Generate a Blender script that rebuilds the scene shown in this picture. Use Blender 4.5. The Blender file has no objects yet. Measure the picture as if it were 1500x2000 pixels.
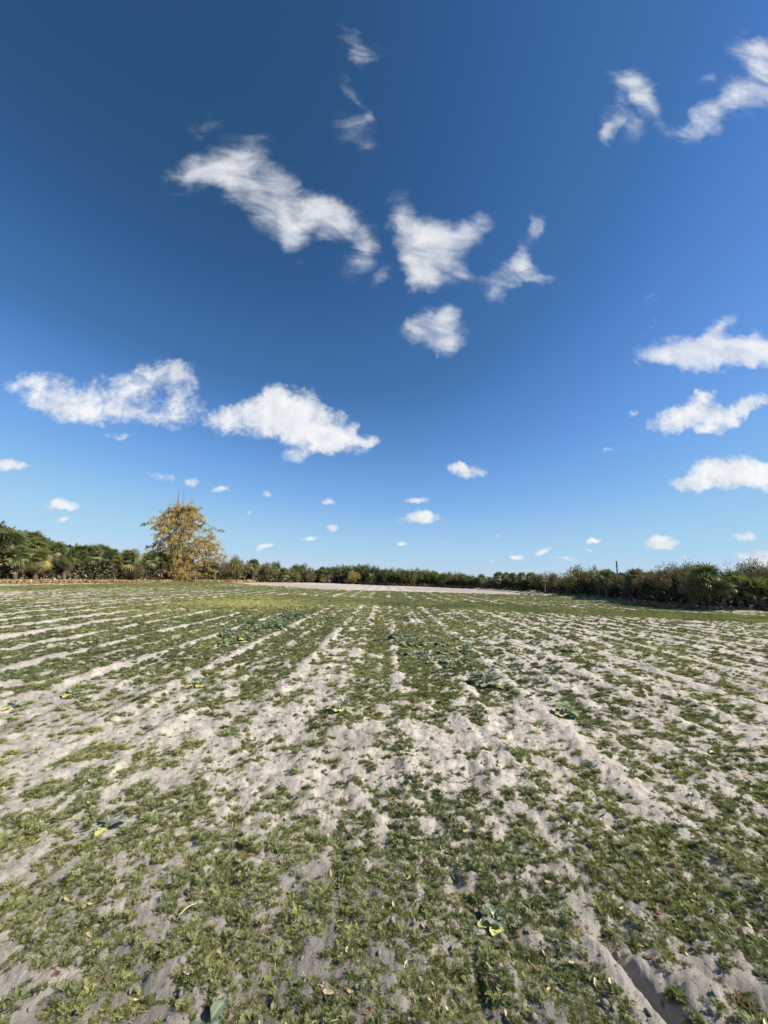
import bpy, math, random
import numpy as np
R = math.radians
rng = np.random.default_rng(7)
random.seed(7)
SC = bpy.context.scene
COL = SC.collection

# ------------------------------------------------------------------ camera, sky, sun, exposure
EYE = 1.6
FPX = 751.0                       # focal length in photo pixels (1500 x 2000)
YAW, PITCH, ROLL = R(2.7), R(9.82), R(1.6)
fwd = np.array([math.sin(YAW)*math.cos(PITCH), math.cos(YAW)*math.cos(PITCH), math.sin(PITCH)])
rt0 = np.array([math.cos(YAW), -math.sin(YAW), 0.0]); up0 = np.cross(rt0, fwd)
rgt = rt0*math.cos(ROLL)+up0*math.sin(ROLL); upv = -rt0*math.sin(ROLL)+up0*math.cos(ROLL)
cam = bpy.data.cameras.new('camera'); camo = bpy.data.objects.new('camera', cam); COL.objects.link(camo)
from mathutils import Matrix, Vector
m = Matrix(((rgt[0], upv[0], -fwd[0], 0), (rgt[1], upv[1], -fwd[1], 0), (rgt[2], upv[2], -fwd[2], EYE), (0, 0, 0, 1)))
camo.matrix_world = m
cam.sensor_fit = 'VERTICAL'; cam.sensor_height = 36; cam.lens = FPX/2000*36
cam.clip_start = 0.05; cam.clip_end = 5000
SC.camera = camo
SC.view_settings.view_transform = 'Standard'; SC.view_settings.look = 'None'
SC.view_settings.exposure = 0.75; SC.view_settings.gamma = 1

def pdir(x, y): return fwd+rgt*(x-750)/FPX-upv*(y-1000)/FPX
def ground(x, y, z=0.0):
    v = pdir(x, y); t = (z-EYE)/v[2]; return v[0]*t, v[1]*t

SUN_AZ, SUN_EL = R(106), R(42)      # azimuth clockwise from +Y
sd = Vector((math.sin(SUN_AZ)*math.cos(SUN_EL), math.cos(SUN_AZ)*math.cos(SUN_EL), math.sin(SUN_EL)))
sl = bpy.data.lights.new('sun', 'SUN'); sl.energy = 4.9; sl.angle = R(0.5); sl.color = (1, .94, .81)
so = bpy.data.objects.new('sun', sl); COL.objects.link(so); so.rotation_euler = sd.to_track_quat('Z', 'Y').to_euler()
so.location = (30, 10, 40)

W = bpy.data.worlds.new('World'); SC.world = W; W.use_nodes = True
nt = W.node_tree; nt.nodes.clear()
def N(t, **k):
    n = nt.nodes.new(t)
    for a, b in k.items(): setattr(n, a, b)
    return n
def L(a, b): nt.links.new(a, b)
def MATH(op, a, b=None, c=None, clamp=False):
    n = N('ShaderNodeMath', operation=op, use_clamp=clamp)
    for i, v in enumerate((a, b, c)):
        if v is None: continue
        if isinstance(v, (int, float)): n.inputs[i].default_value = v
        else: L(v, n.inputs[i])
    return n.outputs[0]
def SM(v, a, b, lo=0.0, hi=1.0):
    n = N('ShaderNodeMapRange', interpolation_type='SMOOTHSTEP'); L(v, n.inputs[0])
    for i, q in zip((1, 2, 3, 4), (a, b, lo, hi)): n.inputs[i].default_value = q
    return n.outputs[0]
def MIXC(f, a, b, bt='MIX'):
    n = N('ShaderNodeMix', data_type='RGBA', blend_type=bt)
    for s, v in ((n.inputs[0], f), (n.inputs[6], a), (n.inputs[7], b)):
        if isinstance(v, (int, float)): s.default_value = v
        elif isinstance(v, tuple): s.default_value = v+(1,)
        else: L(v, s)
    return n.outputs[2]
sky = N('ShaderNodeTexSky', sky_type='NISHITA', sun_disc=False, sun_elevation=SUN_EL, sun_rotation=SUN_AZ,
        altitude=0, air_density=1.0, dust_density=0.1, ozone_density=2.5)
tc = N('ShaderNodeTexCoord'); sep = N('ShaderNodeSeparateXYZ'); L(tc.outputs['Generated'], sep.inputs[0])
yy = MATH('MAXIMUM', sep.outputs[1], 0.02)
uu = MATH('DIVIDE', sep.outputs[0], yy); vv = MATH('DIVIDE', sep.outputs[2], yy)
front = SM(sep.outputs[1], 0.03, 0.12)
cmb = N('ShaderNodeCombineXYZ'); L(uu, cmb.inputs[0]); L(vv, cmb.inputs[1])
UV = cmb.outputs[0]
def noise(vec, scale, detail, rough, dist=0.0, out=0):
    n = N('ShaderNodeTexNoise'); L(vec, n.inputs['Vector']); n.inputs['Scale'].default_value = scale
    n.inputs['Detail'].default_value = detail; n.inputs['Roughness'].default_value = rough; n.inputs['Distortion'].default_value = dist
    return n.outputs[out]
def VM(op, a, b):
    n = N('ShaderNodeVectorMath', operation=op)
    for s, v in ((n.inputs[0], a), (n.inputs[1], b)):
        if isinstance(v, tuple): s.default_value = v
        else: L(v, s)
    return n.outputs[0]
def VS(a, f):
    n = N('ShaderNodeVectorMath', operation='SCALE'); L(a, n.inputs[0])
    if isinstance(f, (int, float)): n.inputs[3].default_value = f
    else: L(f, n.inputs[3])
    return n.outputs[0]
# noise warp that is coarse for the near high clouds and fine towards the horizon
hi = SM(vv, 0.10, 0.75)
w1 = VS(VM('SUBTRACT', noise(UV, 6.0, 6, .60, out=1), (.5, .5, .5)), MATH('MULTIPLY', hi, 0.13))
w2 = VS(VM('SUBTRACT', noise(UV, 28.0, 3, .6, out=1), (.5, .5, .5)), 0.032)
WUV = VM('ADD', VM('ADD', UV, w1), w2)
wm = N('ShaderNodeVectorMath', operation='MULTIPLY'); L(WUV, wm.inputs[0]); wm.inputs[1].default_value = (1, 1, 0)
WUV = wm.outputs[0]
# clouds: centre x, y, half width, half height, tilt, strength  (photo pixels, turned into sky directions below)
CL = [
 (372,352,60,34,-12,.75),(432,328,62,44,-10,.8),(480,312,62,58,0,.9),(500,365,70,58,30,1),(560,412,80,52,38,1.05),(576,458,32,56,0,.9),
 (622,418,62,42,0,.95),(668,440,56,46,30,.85),(706,490,30,56,25,.8),(405,252,46,30,20,.42),(736,540,14,30,30,.35),
 (686,70,22,48,-10,.42),(712,104,38,32,30,.5),(700,200,14,60,-20,.36),(688,245,40,30,-30,.5),(716,285,26,18,40,.38),
 (784,432,30,52,0,.9),(820,480,48,66,0,1.05),(850,508,60,56,0,.95),(885,462,66,38,-20,.8),(936,438,44,20,-20,.7),(905,532,38,16,20,.55),(832,545,34,28,0,.9),
 (1046,446,18,30,10,.8),(1020,490,20,30,20,.8),(1008,520,34,30,0,.9),(972,558,30,32,0,.8),(1036,545,40,14,-5,.75),
 (850,642,62,44,0,1.2),(880,608,26,26,0,.9),(820,625,28,24,0,.8),
 (58,742,50,20,-14,.55),(105,768,76,42,12,.8),(172,796,74,32,8,.75),(235,765,66,40,0,.6),(300,732,62,32,-10,.65),(350,748,44,34,30,.55),(345,800,64,34,0,.6),(235,808,90,24,0,.45),
 (440,815,38,28,0,.9),(500,812,58,40,0,1.1),(560,802,72,48,0,1.3),(604,832,78,46,10,1.3),(655,862,62,26,8,1.1),(712,862,30,10,0,.8),(540,768,30,28,0,.9),(578,890,26,16,0,.75),(690,840,14,10,-30,.5),(235,852,26,8,0,.5),
 (1280,698,46,22,10,1.1),(1340,692,62,34,0,1.3),(1400,692,72,34,0,1.35),(1460,688,62,32,0,1.3),(1405,642,48,16,-38,.95),(1510,682,60,36,0,1.3),
 (1312,824,42,20,-18,1.0),(1362,808,52,28,-10,1.15),(1372,778,28,18,-20,1.0),(1425,812,46,18,-14,1.1),(1466,792,36,16,-22,1.05),(1390,838,36,10,0,.9),
 (1350,945,42,16,0,1.35),(1400,924,52,30,0,1.5),(1448,918,50,30,0,1.5),(1505,932,56,30,0,1.5),
 (1240,168,54,30,10,.85),(1268,205,24,60,-15,.85),(1240,252,26,36,10,.6),(1188,258,40,14,-48,.7),(1208,205,24,60,30,.5),
 (1484,105,54,46,-30,1.05),(1452,185,48,36,-40,.95),(1398,222,54,28,-34,.95),(1345,250,48,22,-34,.8),(1505,165,36,64,0,.9),
 (1376,150,30,14,-36,.42),(1285,575,40,11,-38,.55),(1268,640,28,11,-45,.5),
 (910,918,38,15,10,.95),(890,908,18,10,0,.8),(815,978,26,6,0,.6),(820,1013,42,10,0,1.3),(822,1005,22,9,0,1.0),(118,989,37,8,0,1.3),(116,982,18,8,0,1.0),
 (123,1015,18,5,0,.8),(18,908,36,10,0,1.3),(8,900,20,8,0,.9),(375,943,12,11,0,.8),(316,930,34,9,10,.5),(430,958,20,7,0,.7),(522,966,11,7,20,.6),(640,981,12,8,0,1.1),
 (648,1031,13,6,0,1.1),(602,1051,17,5,0,.9),(517,1067,18,5,0,1.0),(507,1074,9,4,0,.7),(785,1064,13,5,0,.9),(862,1058,22,4,0,.45),(1294,1060,31,13,0,1.5),(1290,1066,30,8,0,1.0),
 (1160,1057,18,6,0,1.1),(1062,1077,20,5,-12,.9),(1010,1088,15,5,0,.8),(975,1047,9,5,0,.6),(1456,1048,24,8,0,1.1),(1480,1083,44,10,0,.9),(1492,1100,46,20,0,.8),
 (1106,1091,22,5,0,.55),(1240,808,13,8,-20,.6),(1180,878,17,7,-30,.5),(490,1000,12,5,0,.4),(421,1054,8,7,0,.7),(1150,1077,8,4,0,.7),(1120,1098,8,3,0,.7),(965,1098,9,4,0,.6),(1335,1090,14,4,0,.5)]
acc = None
def touv(x, y): v = pdir(x, y); return v[0]/v[1], v[2]/v[1]
for (x, y, a, b, ang, st) in CL:
    u0, v0 = touv(x, y); u1, v1 = touv(x+1, y)
    k = math.hypot(u1-u0, v1-v0); th = math.atan2(v1-v0, u1-u0)-R(ang)
    k2 = abs(touv(x, y+1)[1]-v0)
    mp = N('ShaderNodeMapping', vector_type='TEXTURE'); L(WUV, mp.inputs[0])
    g = 1.30
    mp.inputs[1].default_value = (u0, v0, 0); mp.inputs[2].default_value = (0, 0, th); mp.inputs[3].default_value = (a*k*g, b*k2*g, 1)
    gr = N('ShaderNodeTexGradient', gradient_type='SPHERICAL'); L(mp.outputs[0], gr.inputs[0])
    acc = MATH('MULTIPLY', gr.outputs[1], st*1.0) if acc is None else MATH('MULTIPLY_ADD', gr.outputs[1], st*1.0, acc)
acc = MATH('SUBTRACT', 1.0, MATH('POWER', 2.71828, MATH('MULTIPLY', acc, -1.25)))
fib = N('ShaderNodeMapping'); L(VM('ADD', UV, VS(noise(UV, 3.0, 3, .5, out=1), .12)), fib.inputs[0]); fib.inputs[2].default_value = (0, 0, R(52)); fib.inputs[3].default_value = (1.0, 2.1, 1)
fibre = noise(fib.outputs[0], 6.0, 11, .57, .45)
edge_mid = noise(UV, 22.0, 8, .62, .4)
edge_lo = noise(UV, 60.0, 5, .6, .3)
lowc = SM(vv, 0.78, 0.52)
wisp = MATH('MULTIPLY', SM(acc, 0.0, 0.85), SM(MATH('MULTIPLY_ADD', acc, .46, fibre), .52, 1.02))
thin = MATH('MULTIPLY', MATH('POWER', wisp, .85), 0.90)
dl = MATH('ADD', acc, MATH('ADD', MATH('MULTIPLY', MATH('SUBTRACT', edge_mid, .5), .95), MATH('MULTIPLY', MATH('SUBTRACT', edge_lo, .5), .55)))
thick = MATH('MULTIPLY', MATH('MULTIPLY', SM(dl, 0.10, 0.80), SM(acc, 0.02, 0.22)), 0.97)
dens = MATH('ADD', MATH('MULTIPLY', dl, lowc), MATH('MULTIPLY', wisp, MATH('SUBTRACT', 1.0, lowc)))
alpha = MATH('MULTIPLY', MATH('ADD', MATH('MULTIPLY', thick, lowc), MATH('MULTIPLY', thin, MATH('SUBTRACT', 1.0, lowc))), front)
# light and shade painted into the cloud colour: noise offset towards the sun
sh1 = noise(UV, 11.0, 4, .5, .2); sh2 = noise(VM('ADD', UV, (.02, .03, 0)), 11.0, 4, .5, .2)
relief = MATH('MULTIPLY_ADD', MATH('SUBTRACT', sh1, sh2), 2.4, .62, clamp=True)
ccol = MIXC(relief, (4.3, 4.95, 5.9), (7.8, 7.8, 7.8))
ccol = MIXC(MATH('MULTIPLY', SM(dens, .3, 1.1), .35), ccol, (7.4, 7.4, 7.45))
sk1 = MIXC(1.0, sky.outputs[0], (0.0907, 0.116, 0.141), 'MULTIPLY')
# the camera's tone response: deeper zenith, softer horizon, channel by channel
cv = N('ShaderNodeRGBCurve'); L(sk1, cv.inputs['Color'])
for ch, pts in enumerate((((.060, .0245), (.071, .034), (.083, .047), (.096, .060), (.122, .103), (.195, .207), (.30, .33), (.49, .445), (1, .8)),
                          ((.134, .085), (.156, .108), (.182, .143), (.21, .174), (.262, .257), (.40, .430), (.65, .62), (.80, .665), (1, .7)),
                          ((.318, .206), (.357, .270), (.408, .35), (.46, .41), (.55, .58), (.74, .80), (.97, .855), (1, .86)))):
    cc = cv.mapping.curves[ch]; cc.points[1].location = pts[-1]
    for p in pts[:-1]: cc.points.new(*p)
cv.mapping.update()
skyc = MIXC(1.0, cv.outputs[0], (7.93, 7.93, 7.93), 'MULTIPLY')
col = MIXC(alpha, skyc, ccol)
bg = N('ShaderNodeBackground'); L(col, bg.inputs[0]); bg.inputs[1].default_value = 0.075
wo = N('ShaderNodeOutputWorld'); L(bg.outputs[0], wo.inputs[0])
W.cycles.sampling_method = 'MANUAL'; W.cycles.sample_map_resolution = 256

# ------------------------------------------------------------------ helpers
def hsh(ix, iy, s):
    h = (ix.astype(np.int64)*374761393+iy.astype(np.int64)*668265263+s*1442695041) & 0xffffffff
    h = ((h ^ (h >> 13))*1274126177) & 0xffffffff
    h = h ^ (h >> 16)
    return (h & 0xffffff)/16777215.0
def vn(x, y, s=0):
    ix = np.floor(x); iy = np.floor(y); fx = x-ix; fy = y-iy
    fx = fx*fx*(3-2*fx); fy = fy*fy*(3-2*fy)
    a = hsh(ix, iy, s); b = hsh(ix+1, iy, s); c = hsh(ix, iy+1, s); d = hsh(ix+1, iy+1, s)
    return (a*(1-fx)+b*fx)*(1-fy)+(c*(1-fx)+d*fx)*fy-0.5
def fbm(x, y, o=4, s=0, r=.5):
    t = 0; a = 1
    for i in range(o):
        t = t+vn(x*2**i+i*17.3, y*2**i-i*9.1, s+i)*a; a *= r
    return t
def ss(v, a, b):
    t = np.clip((v-a)/(b-a), 0, 1); return t*t*(3-2*t)

def mesh_np(name, V, F, mat, parent=None, attrs=None, smooth=False, link=True):
    """V (n,3), F (m,k) int array; attrs: name -> per-vertex float array"""
    V = np.asarray(V, dtype=np.float32); F = np.asarray(F, dtype=np.int32)
    me = bpy.data.meshes.new(name); k = F.shape[1]
    me.vertices.add(len(V)); me.vertices.foreach_set('co', V.ravel())
    me.loops.add(F.size); me.loops.foreach_set('vertex_index', F.ravel())
    me.polygons.add(len(F)); me.polygons.foreach_set('loop_start', np.arange(0, F.size, k, dtype=np.int32))
    me.polygons.foreach_set('loop_total', np.full(len(F), k, dtype=np.int32))
    me.polygons.foreach_set('use_smooth', np.full(len(F), smooth, dtype=bool))
    for an, av in (attrs or {}).items():
        at = me.attributes.new(an, 'FLOAT', 'POINT'); at.data.foreach_set('value', np.asarray(av, dtype=np.float32).ravel())
    me.update(calc_edges=True); me.materials.append(mat)
    o = bpy.data.objects.new(name, me)
    if link: COL.objects.link(o)
    if parent: o.parent = parent
    return o
class Geo:
    def __init__(s): s.V = []; s.F = []; s.T = []; s.n = 0
    def add(s, V, F, t):
        V = np.asarray(V, float).reshape(-1, 3)
        s.V.append(V); s.F.append(np.asarray(F)+s.n); s.T.append(np.broadcast_to(np.asarray(t, float), (len(V),))); s.n += len(V)
    def quads(s, P, t):        # P (n,4,3), t scalar or (n,)
        n = len(P); t = np.repeat(np.broadcast_to(np.asarray(t, float), (n,)), 4)
        s.add(P.reshape(-1, 3), np.arange(n*4).reshape(n, 4), t)
    def tube(s, pts, rad, t=.5, k=5):
        pts = np.asarray(pts, float); rad = np.broadcast_to(np.asarray(rad, float), (len(pts),))
        tg = np.gradient(pts, axis=0); tg /= np.linalg.norm(tg, axis=1)[:, None]+1e-9
        ref = np.where(np.abs(tg[:, 2:3]) > .9, np.array([[1., 0, 0]]), np.array([[0, 0, 1.]]))
        a = np.cross(tg, ref); a /= np.linalg.norm(a, axis=1)[:, None]+1e-9; b = np.cross(tg, a)
        an = np.arange(k)/k*2*math.pi
        V = pts[:, None]+rad[:, None, None]*(a[:, None]*np.cos(an)[None, :, None]+b[:, None]*np.sin(an)[None, :, None])
        n = len(pts); F = [(i*k+j, i*k+(j+1) % k, (i+1)*k+(j+1) % k, (i+1)*k+j) for i in range(n-1) for j in range(k)]
        s.add(V.reshape(-1, 3), F, t)
    def build(s, name, mat, parent=None, smooth=False, link=True):
        return mesh_np(name, np.concatenate(s.V), np.concatenate(s.F), mat, parent, {'tint': np.concatenate(s.T)}, smooth, link)
def norm(v): return v/(np.linalg.norm(v, axis=-1, keepdims=True)+1e-9)
def rdir(n): return norm(rng.normal(size=(n, 3)))
def leafq(c, d, sde, Ln, Wd, droop=0.0):
    """diamond leaves from base c along d"""
    Ln = np.broadcast_to(np.asarray(Ln, float), (len(c),))[:, None]; Wd = np.broadcast_to(np.asarray(Wd, float), (len(c),))[:, None]
    mid = c+d*Ln*.45; tip = c+d*Ln; tip = tip-np.array([0, 0, 1])*droop*Ln
    return np.stack([c, mid+sde*Wd/2, tip, mid-sde*Wd/2], 1)

def empty(name, loc, rz=0.0, label=None, cat=None, group=None):
    o = bpy.data.objects.new(name, None); COL.objects.link(o); o.location = loc; o.rotation_euler = (0, 0, rz); o.empty_display_size = .2
    tag(o, label, cat, group); return o
def tag(o, label=None, cat=None, group=None, kind=None):
    if label: o['label'] = label
    if cat: o['category'] = cat
    if group: o['group'] = group
    if kind: o['kind'] = kind
    return o
def copy_tree(o, parent=None):
    c = o.copy(); COL.objects.link(c); c.parent = parent
    for ch in list(o.children): copy_tree(ch, c)
    return c

# ------------------------------------------------------------------ materials
def newmat(name):
    global nt
    mt = bpy.data.materials.new(name); mt.use_nodes = True; nt = mt.node_tree; nt.nodes.clear(); return mt
def finish(shader, disp=None):
    o = N('ShaderNodeOutputMaterial'); L(shader, o.inputs[0])
def leafmat(name, cols, trans=.35, inst=False, rough=.55, nscale=0.0):
    """colour ramp over the leaf's own tint (dead, young, old leaves differ)"""
    mt = newmat(name)
    at = N('ShaderNodeAttribute', attribute_name='tint'); f = at.outputs['Fac']
    if inst:
        ai = N('ShaderNodeAttribute', attribute_name='tone', attribute_type='INSTANCER')
        f = MATH('ADD', MATH('MULTIPLY', f, .35), MATH('MULTIPLY', ai.outputs['Fac'], .65))
    rp = N('ShaderNodeValToRGB'); L(f, rp.inputs[0]); el = rp.color_ramp.elements
    while len(el) < len(cols): el.new(.5)
    for e, (p, c) in zip(el, cols): e.position = p; e.color = c+(1,)
    pb = N('ShaderNodeBsdfPrincipled'); L(rp.outputs[0], pb.inputs['Base Color']); pb.inputs['Roughness'].default_value = rough
    pb.inputs['Specular IOR Level'].default_value = .35
    tr = N('ShaderNodeBsdfTranslucent'); tcl = MIXC(1.0, rp.outputs[0], (1.15, 1.15, .6), 'MULTIPLY'); L(tcl, tr.inputs[0])
    mx = N('ShaderNodeMixShader'); mx.inputs[0].default_value = trans; L(pb.outputs[0], mx.inputs[1]); L(tr.outputs[0], mx.inputs[2])
    finish(mx.outputs[0]); return mt
def barkmat(name, a, b, scale=9):
    mt = newmat(name); t = N('ShaderNodeTexCoord'); nz = noise(t.outputs['Object'], scale, 5, .6, .4)
    c = MIXC(SM(nz, .3, .7), a, b); pb = N('ShaderNodeBsdfPrincipled'); L(c, pb.inputs[0]); pb.inputs['Roughness'].default_value = .9
    bp = N('ShaderNodeBump'); bp.inputs[0].default_value = .6; bp.inputs[1].default_value = .03; L(nz, bp.inputs['Height']); L(bp.outputs[0], pb.inputs['Normal'])
    finish(pb.outputs[0]); return mt
M = {}
M['palm'] = leafmat('palm_fronds', [(0, (.055, .075, .032)), (.45, (.145, .175, .066)), (.8, (.27, .29, .12)), (1, (.38, .34, .15))], .25, rough=.42)
M['palm_dead'] = leafmat('dead_fronds', [(0, (.09, .06, .04)), (.5, (.20, .145, .09)), (1, (.36, .29, .20))], .15)
M['palm_yellow'] = leafmat('yellow_fronds', [(0, (.20, .14, .03)), (.5, (.38, .27, .05)), (1, (.45, .36, .12))], .3)
M['oak'] = leafmat('tree_leaves', [(0, (.055, .072, .025)), (.5, (.135, .155, .050)), (1, (.25, .25, .09))], .25, rough=.45)
M['olive'] = leafmat('olive_leaves', [(0, (.080, .075, .028)), (.5, (.20, .185, .07)), (1, (.33, .28, .13))], .25)
M['brown'] = leafmat('brown_leaves', [(0, (.060, .052, .028)), (.5, (.155, .125, .068)), (1, (.33, .25, .155))], .25)
M['gold'] = leafmat('bamboo_leaves', [(0, (.15, .13, .045)), (.4, (.36, .28, .10)), (.75, (.56, .42, .18)), (1, (.62, .45, .25))], .35)
M['grey'] = leafmat('grey_twigs', [(0, (.15, .12, .10)), (1, (.32, .28, .24))], .0)
M['dry'] = leafmat('dry_grass', [(0, (.28, .19, .09)), (.6, (.44, .33, .17)), (1, (.55, .46, .28))], .25)
M['under'] = leafmat('undergrowth_leaves', [(0, (.024, .028, .013)), (.5, (.060, .062, .028)), (.85, (.12, .105, .052)), (1, (.20, .15, .10))], .2)  # leaf colour darkened to carry the dense shade under the crowns
M['bark'] = barkmat('bark', (.10, .08, .06), (.24, .20, .16))
M['palmbark'] = barkmat('palm_bark', (.07, .055, .042), (.17, .14, .11), 14)
M['culm'] = barkmat('bamboo_culm', (.20, .18, .08), (.34, .29, .15))
M['post'] = barkmat('weathered_wood', (.09, .075, .06), (.19, .165, .14))
M['metal'] = barkmat('dull_metal', (.05, .06, .07), (.09, .10, .11))
M['weed'] = leafmat('weed_leaves', [(0, (.070, .084, .045)), (.3, (.135, .156, .072)), (.6, (.23, .245, .098)), (.85, (.36, .35, .13)), (1, (.52, .48, .21))], .3, inst=True)
M['redweed'] = leafmat('reddish_weed_leaves', [(0, (.10, .045, .03)), (.5, (.19, .085, .05)), (1, (.28, .20, .09))], .25, inst=True)
M['cole'] = leafmat('cole_leaves', [(0, (.085, .120, .085)), (.5, (.18, .225, .155)), (.9, (.30, .33, .18)), (1, (.44, .46, .30))], .2, rough=.38)
M['coley'] = leafmat('yellowed_cole_leaves', [(0, (.38, .42, .12)), (.5, (.60, .58, .18)), (1, (.72, .66, .34))], .3)
M['straw'] = leafmat('straw', [(0, (.24, .15, .08)), (.5, (.50, .40, .22)), (1, (.70, .60, .36))], .2, inst=True)
M['clod'] = barkmat('soil_clod', (.22, .195, .17), (.38, .34, .295), 30)

# sand: pale dry crust, greyer damp hollows, litter
sand = newmat('sandy_soil')
tcg = N('ShaderNodeNewGeometry'); P = tcg.outputs['Position']
n1 = noise(P, 1.1, 4, .6); n2 = noise(P, 9, 6, .65); n3 = noise(P, 90, 4, .7); n4 = noise(P, 260, 2, .6)
damp = N('ShaderNodeAttribute', attribute_name='damp').outputs['Fac']
weedy = N('ShaderNodeAttribute', attribute_name='weedy').outputs['Fac']
tan = N('ShaderNodeAttribute', attribute_name='tan').outputs['Fac']
c = MIXC(SM(n2, .3, .7), (.335, .295, .257), (.575, .515, .445))
c = MIXC(MATH('MULTIPLY', SM(n1, .45, .75), .35), c, (.33, .295, .265))
c = MIXC(damp, c, (.205, .185, .17))
c = MIXC(MATH('MULTIPLY', SM(n3, .55, .72), .6), c, (.19, .155, .125))
c = MIXC(MATH('MULTIPLY', SM(n4, .68, .80), .5), c, (.62, .58, .53))
c = MIXC(tan, c, MIXC(SM(n2, .35, .7), (.30, .20, .11), (.46, .35, .20)))
c = MIXC(MATH('MULTIPLY', weedy, SM(n2, .36, .56)), c, MIXC(SM(n3, .4, .6), (.085, .10, .045), (.17, .17, .08)))
pb = N('ShaderNodeBsdfPrincipled'); L(c, pb.inputs[0]); pb.inputs['Roughness'].default_value = .95; pb.inputs['Specular IOR Level'].default_value = .15
hh = MATH('ADD', MATH('MULTIPLY', noise(P, 22, 7, .75), .045), MATH('MULTIPLY', n3, .008))
bp = N('ShaderNodeBump'); bp.inputs[0].default_value = .75; bp.inputs[1].default_value = 1.0; L(hh, bp.inputs['Height']); L(bp.outputs[0], pb.inputs['Normal'])
finish(pb.outputs[0])

# ------------------------------------------------------------------ the field: relief and plant cover as functions of place
SLOPE = .06                                   # rows run a little to the right of +Y
RIDGES = np.array([-26.2, -24.6, -23, -21.4, -19.8, -18.2, -16.6, -15.0, -13.4, -11.9, -10.5, -9.05, -7.6, -6.15, -4.5, -3.05, -1.45, .2, 2.0, 3.6, 5.2, 6.9, 8.5, 10.2, 11.8, 13.4, 15.0, 16.6, 18.3, 20])
def rowdist(s):
    idx = np.clip(np.searchsorted(RIDGES, s), 1, len(RIDGES)-1)
    a = RIDGES[idx-1]; b = RIDGES[idx]
    return np.where(s-a < b-s, s-a, s-b)
FURROWS = ((1.12, 2.04, 1.27, 1.55, .075, .05), (1.42, 1.95, 1.80, 1.50, .06, .07)); SGN = 1.0
def height(x, y):
    s = x-SLOPE*y+.10*vn(x*.7, y*.5, 3)
    r = np.hypot(x, y)
    d = rowdist(s); d2 = np.abs(np.abs(d)-.78)
    inf = (.25+.75*ss(y, 1.8, 4.2)+.75*np.exp(-((s-2.0)/.4)**2)*(1-ss(y, 1.8, 4.2)))*ss(y, -3, 0)*(1-ss(y, 36, 46))*ss(x, -34, -28)*(1-ss(x, 19, 22))
    amp = (.5+.9*(vn(x*.6, y*.9, 11)+.5))*(.55+.45*ss(y, 3.5, 6))*np.where(s > 2.8, .6, 1.0)*(1+.5*np.exp(-((s-2.0)/.3)**2)*(1-ss(y, 4, 6)))
    h = inf*amp*.055*np.exp(-(d/.14)**2)
    h = h+inf*amp*.04*np.exp(-(d2/.12)**2)
    h = h+inf*.035*amp*np.exp(-((np.abs(d)-.36)/.12)**2)*(vn(x*2, y*2, 9)+.5)
    h = h+.035*fbm(x*.9, y*.9, 3, 21)
    lump = fbm(x*4.1, y*4.1, 4, 31, .6)
    h = h+.026*lump*(1-.6*ss(r, 12, 40))
    cl = np.abs(fbm(x*6.5+3, y*6.5, 3, 41))
    h = h+.020*fbm(x*12, y*12, 4, 45, .65)*(1-ss(r, 6, 16))
    h = h-.05*(.35-cl).clip(0)*(1-.7*ss(r, 8, 25))
    ft = vn(x*2.2, y*2.2, 55)                 # hoof and boot hollows
    h = h-.022*ss(ft, .26, .42)*(1-ss(r, 10, 20))
    # two slumped furrows close by on the right
    for (ax, ay, bx, by, dp, wd) in FURROWS:
        lx, ly = bx-ax, by-ay; q = math.hypot(lx, ly); t = ((x-ax)*lx+(y-ay)*ly)/q; e = ((x-ax)*ly-(y-ay)*lx)/q+.02*np.sin(t*9)
        h = h+ss(t, -.05, .12)*(1-ss(t, q-.1, q+.2))*(-dp*np.exp(-(e/wd)**2)+dp*.5*ss(e*SGN, wd*.4, wd*1.3)*(1-ss(e*SGN, wd*2, wd*6)))
    # ploughed strips far off
    pl = ss(y, 50, 56)
    h = h+pl*.028*np.sin((x-SLOPE*y)*2*math.pi/1.8)*(1-ss(y, 118, 124))*ss(x, -28, -20)*(1-ss(x, 25, 28))
    # bank along the right-hand trees
    h = h+.25*np.exp(-((x-24.3-.5*vn(y*.3, y*0, 5))/1.1)**2)*ss(y, 8, 14)
    return h
def yline(x, a, b): return a[1]+(x-a[0])*(b[1]-a[1])/(b[0]-a[0])
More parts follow.
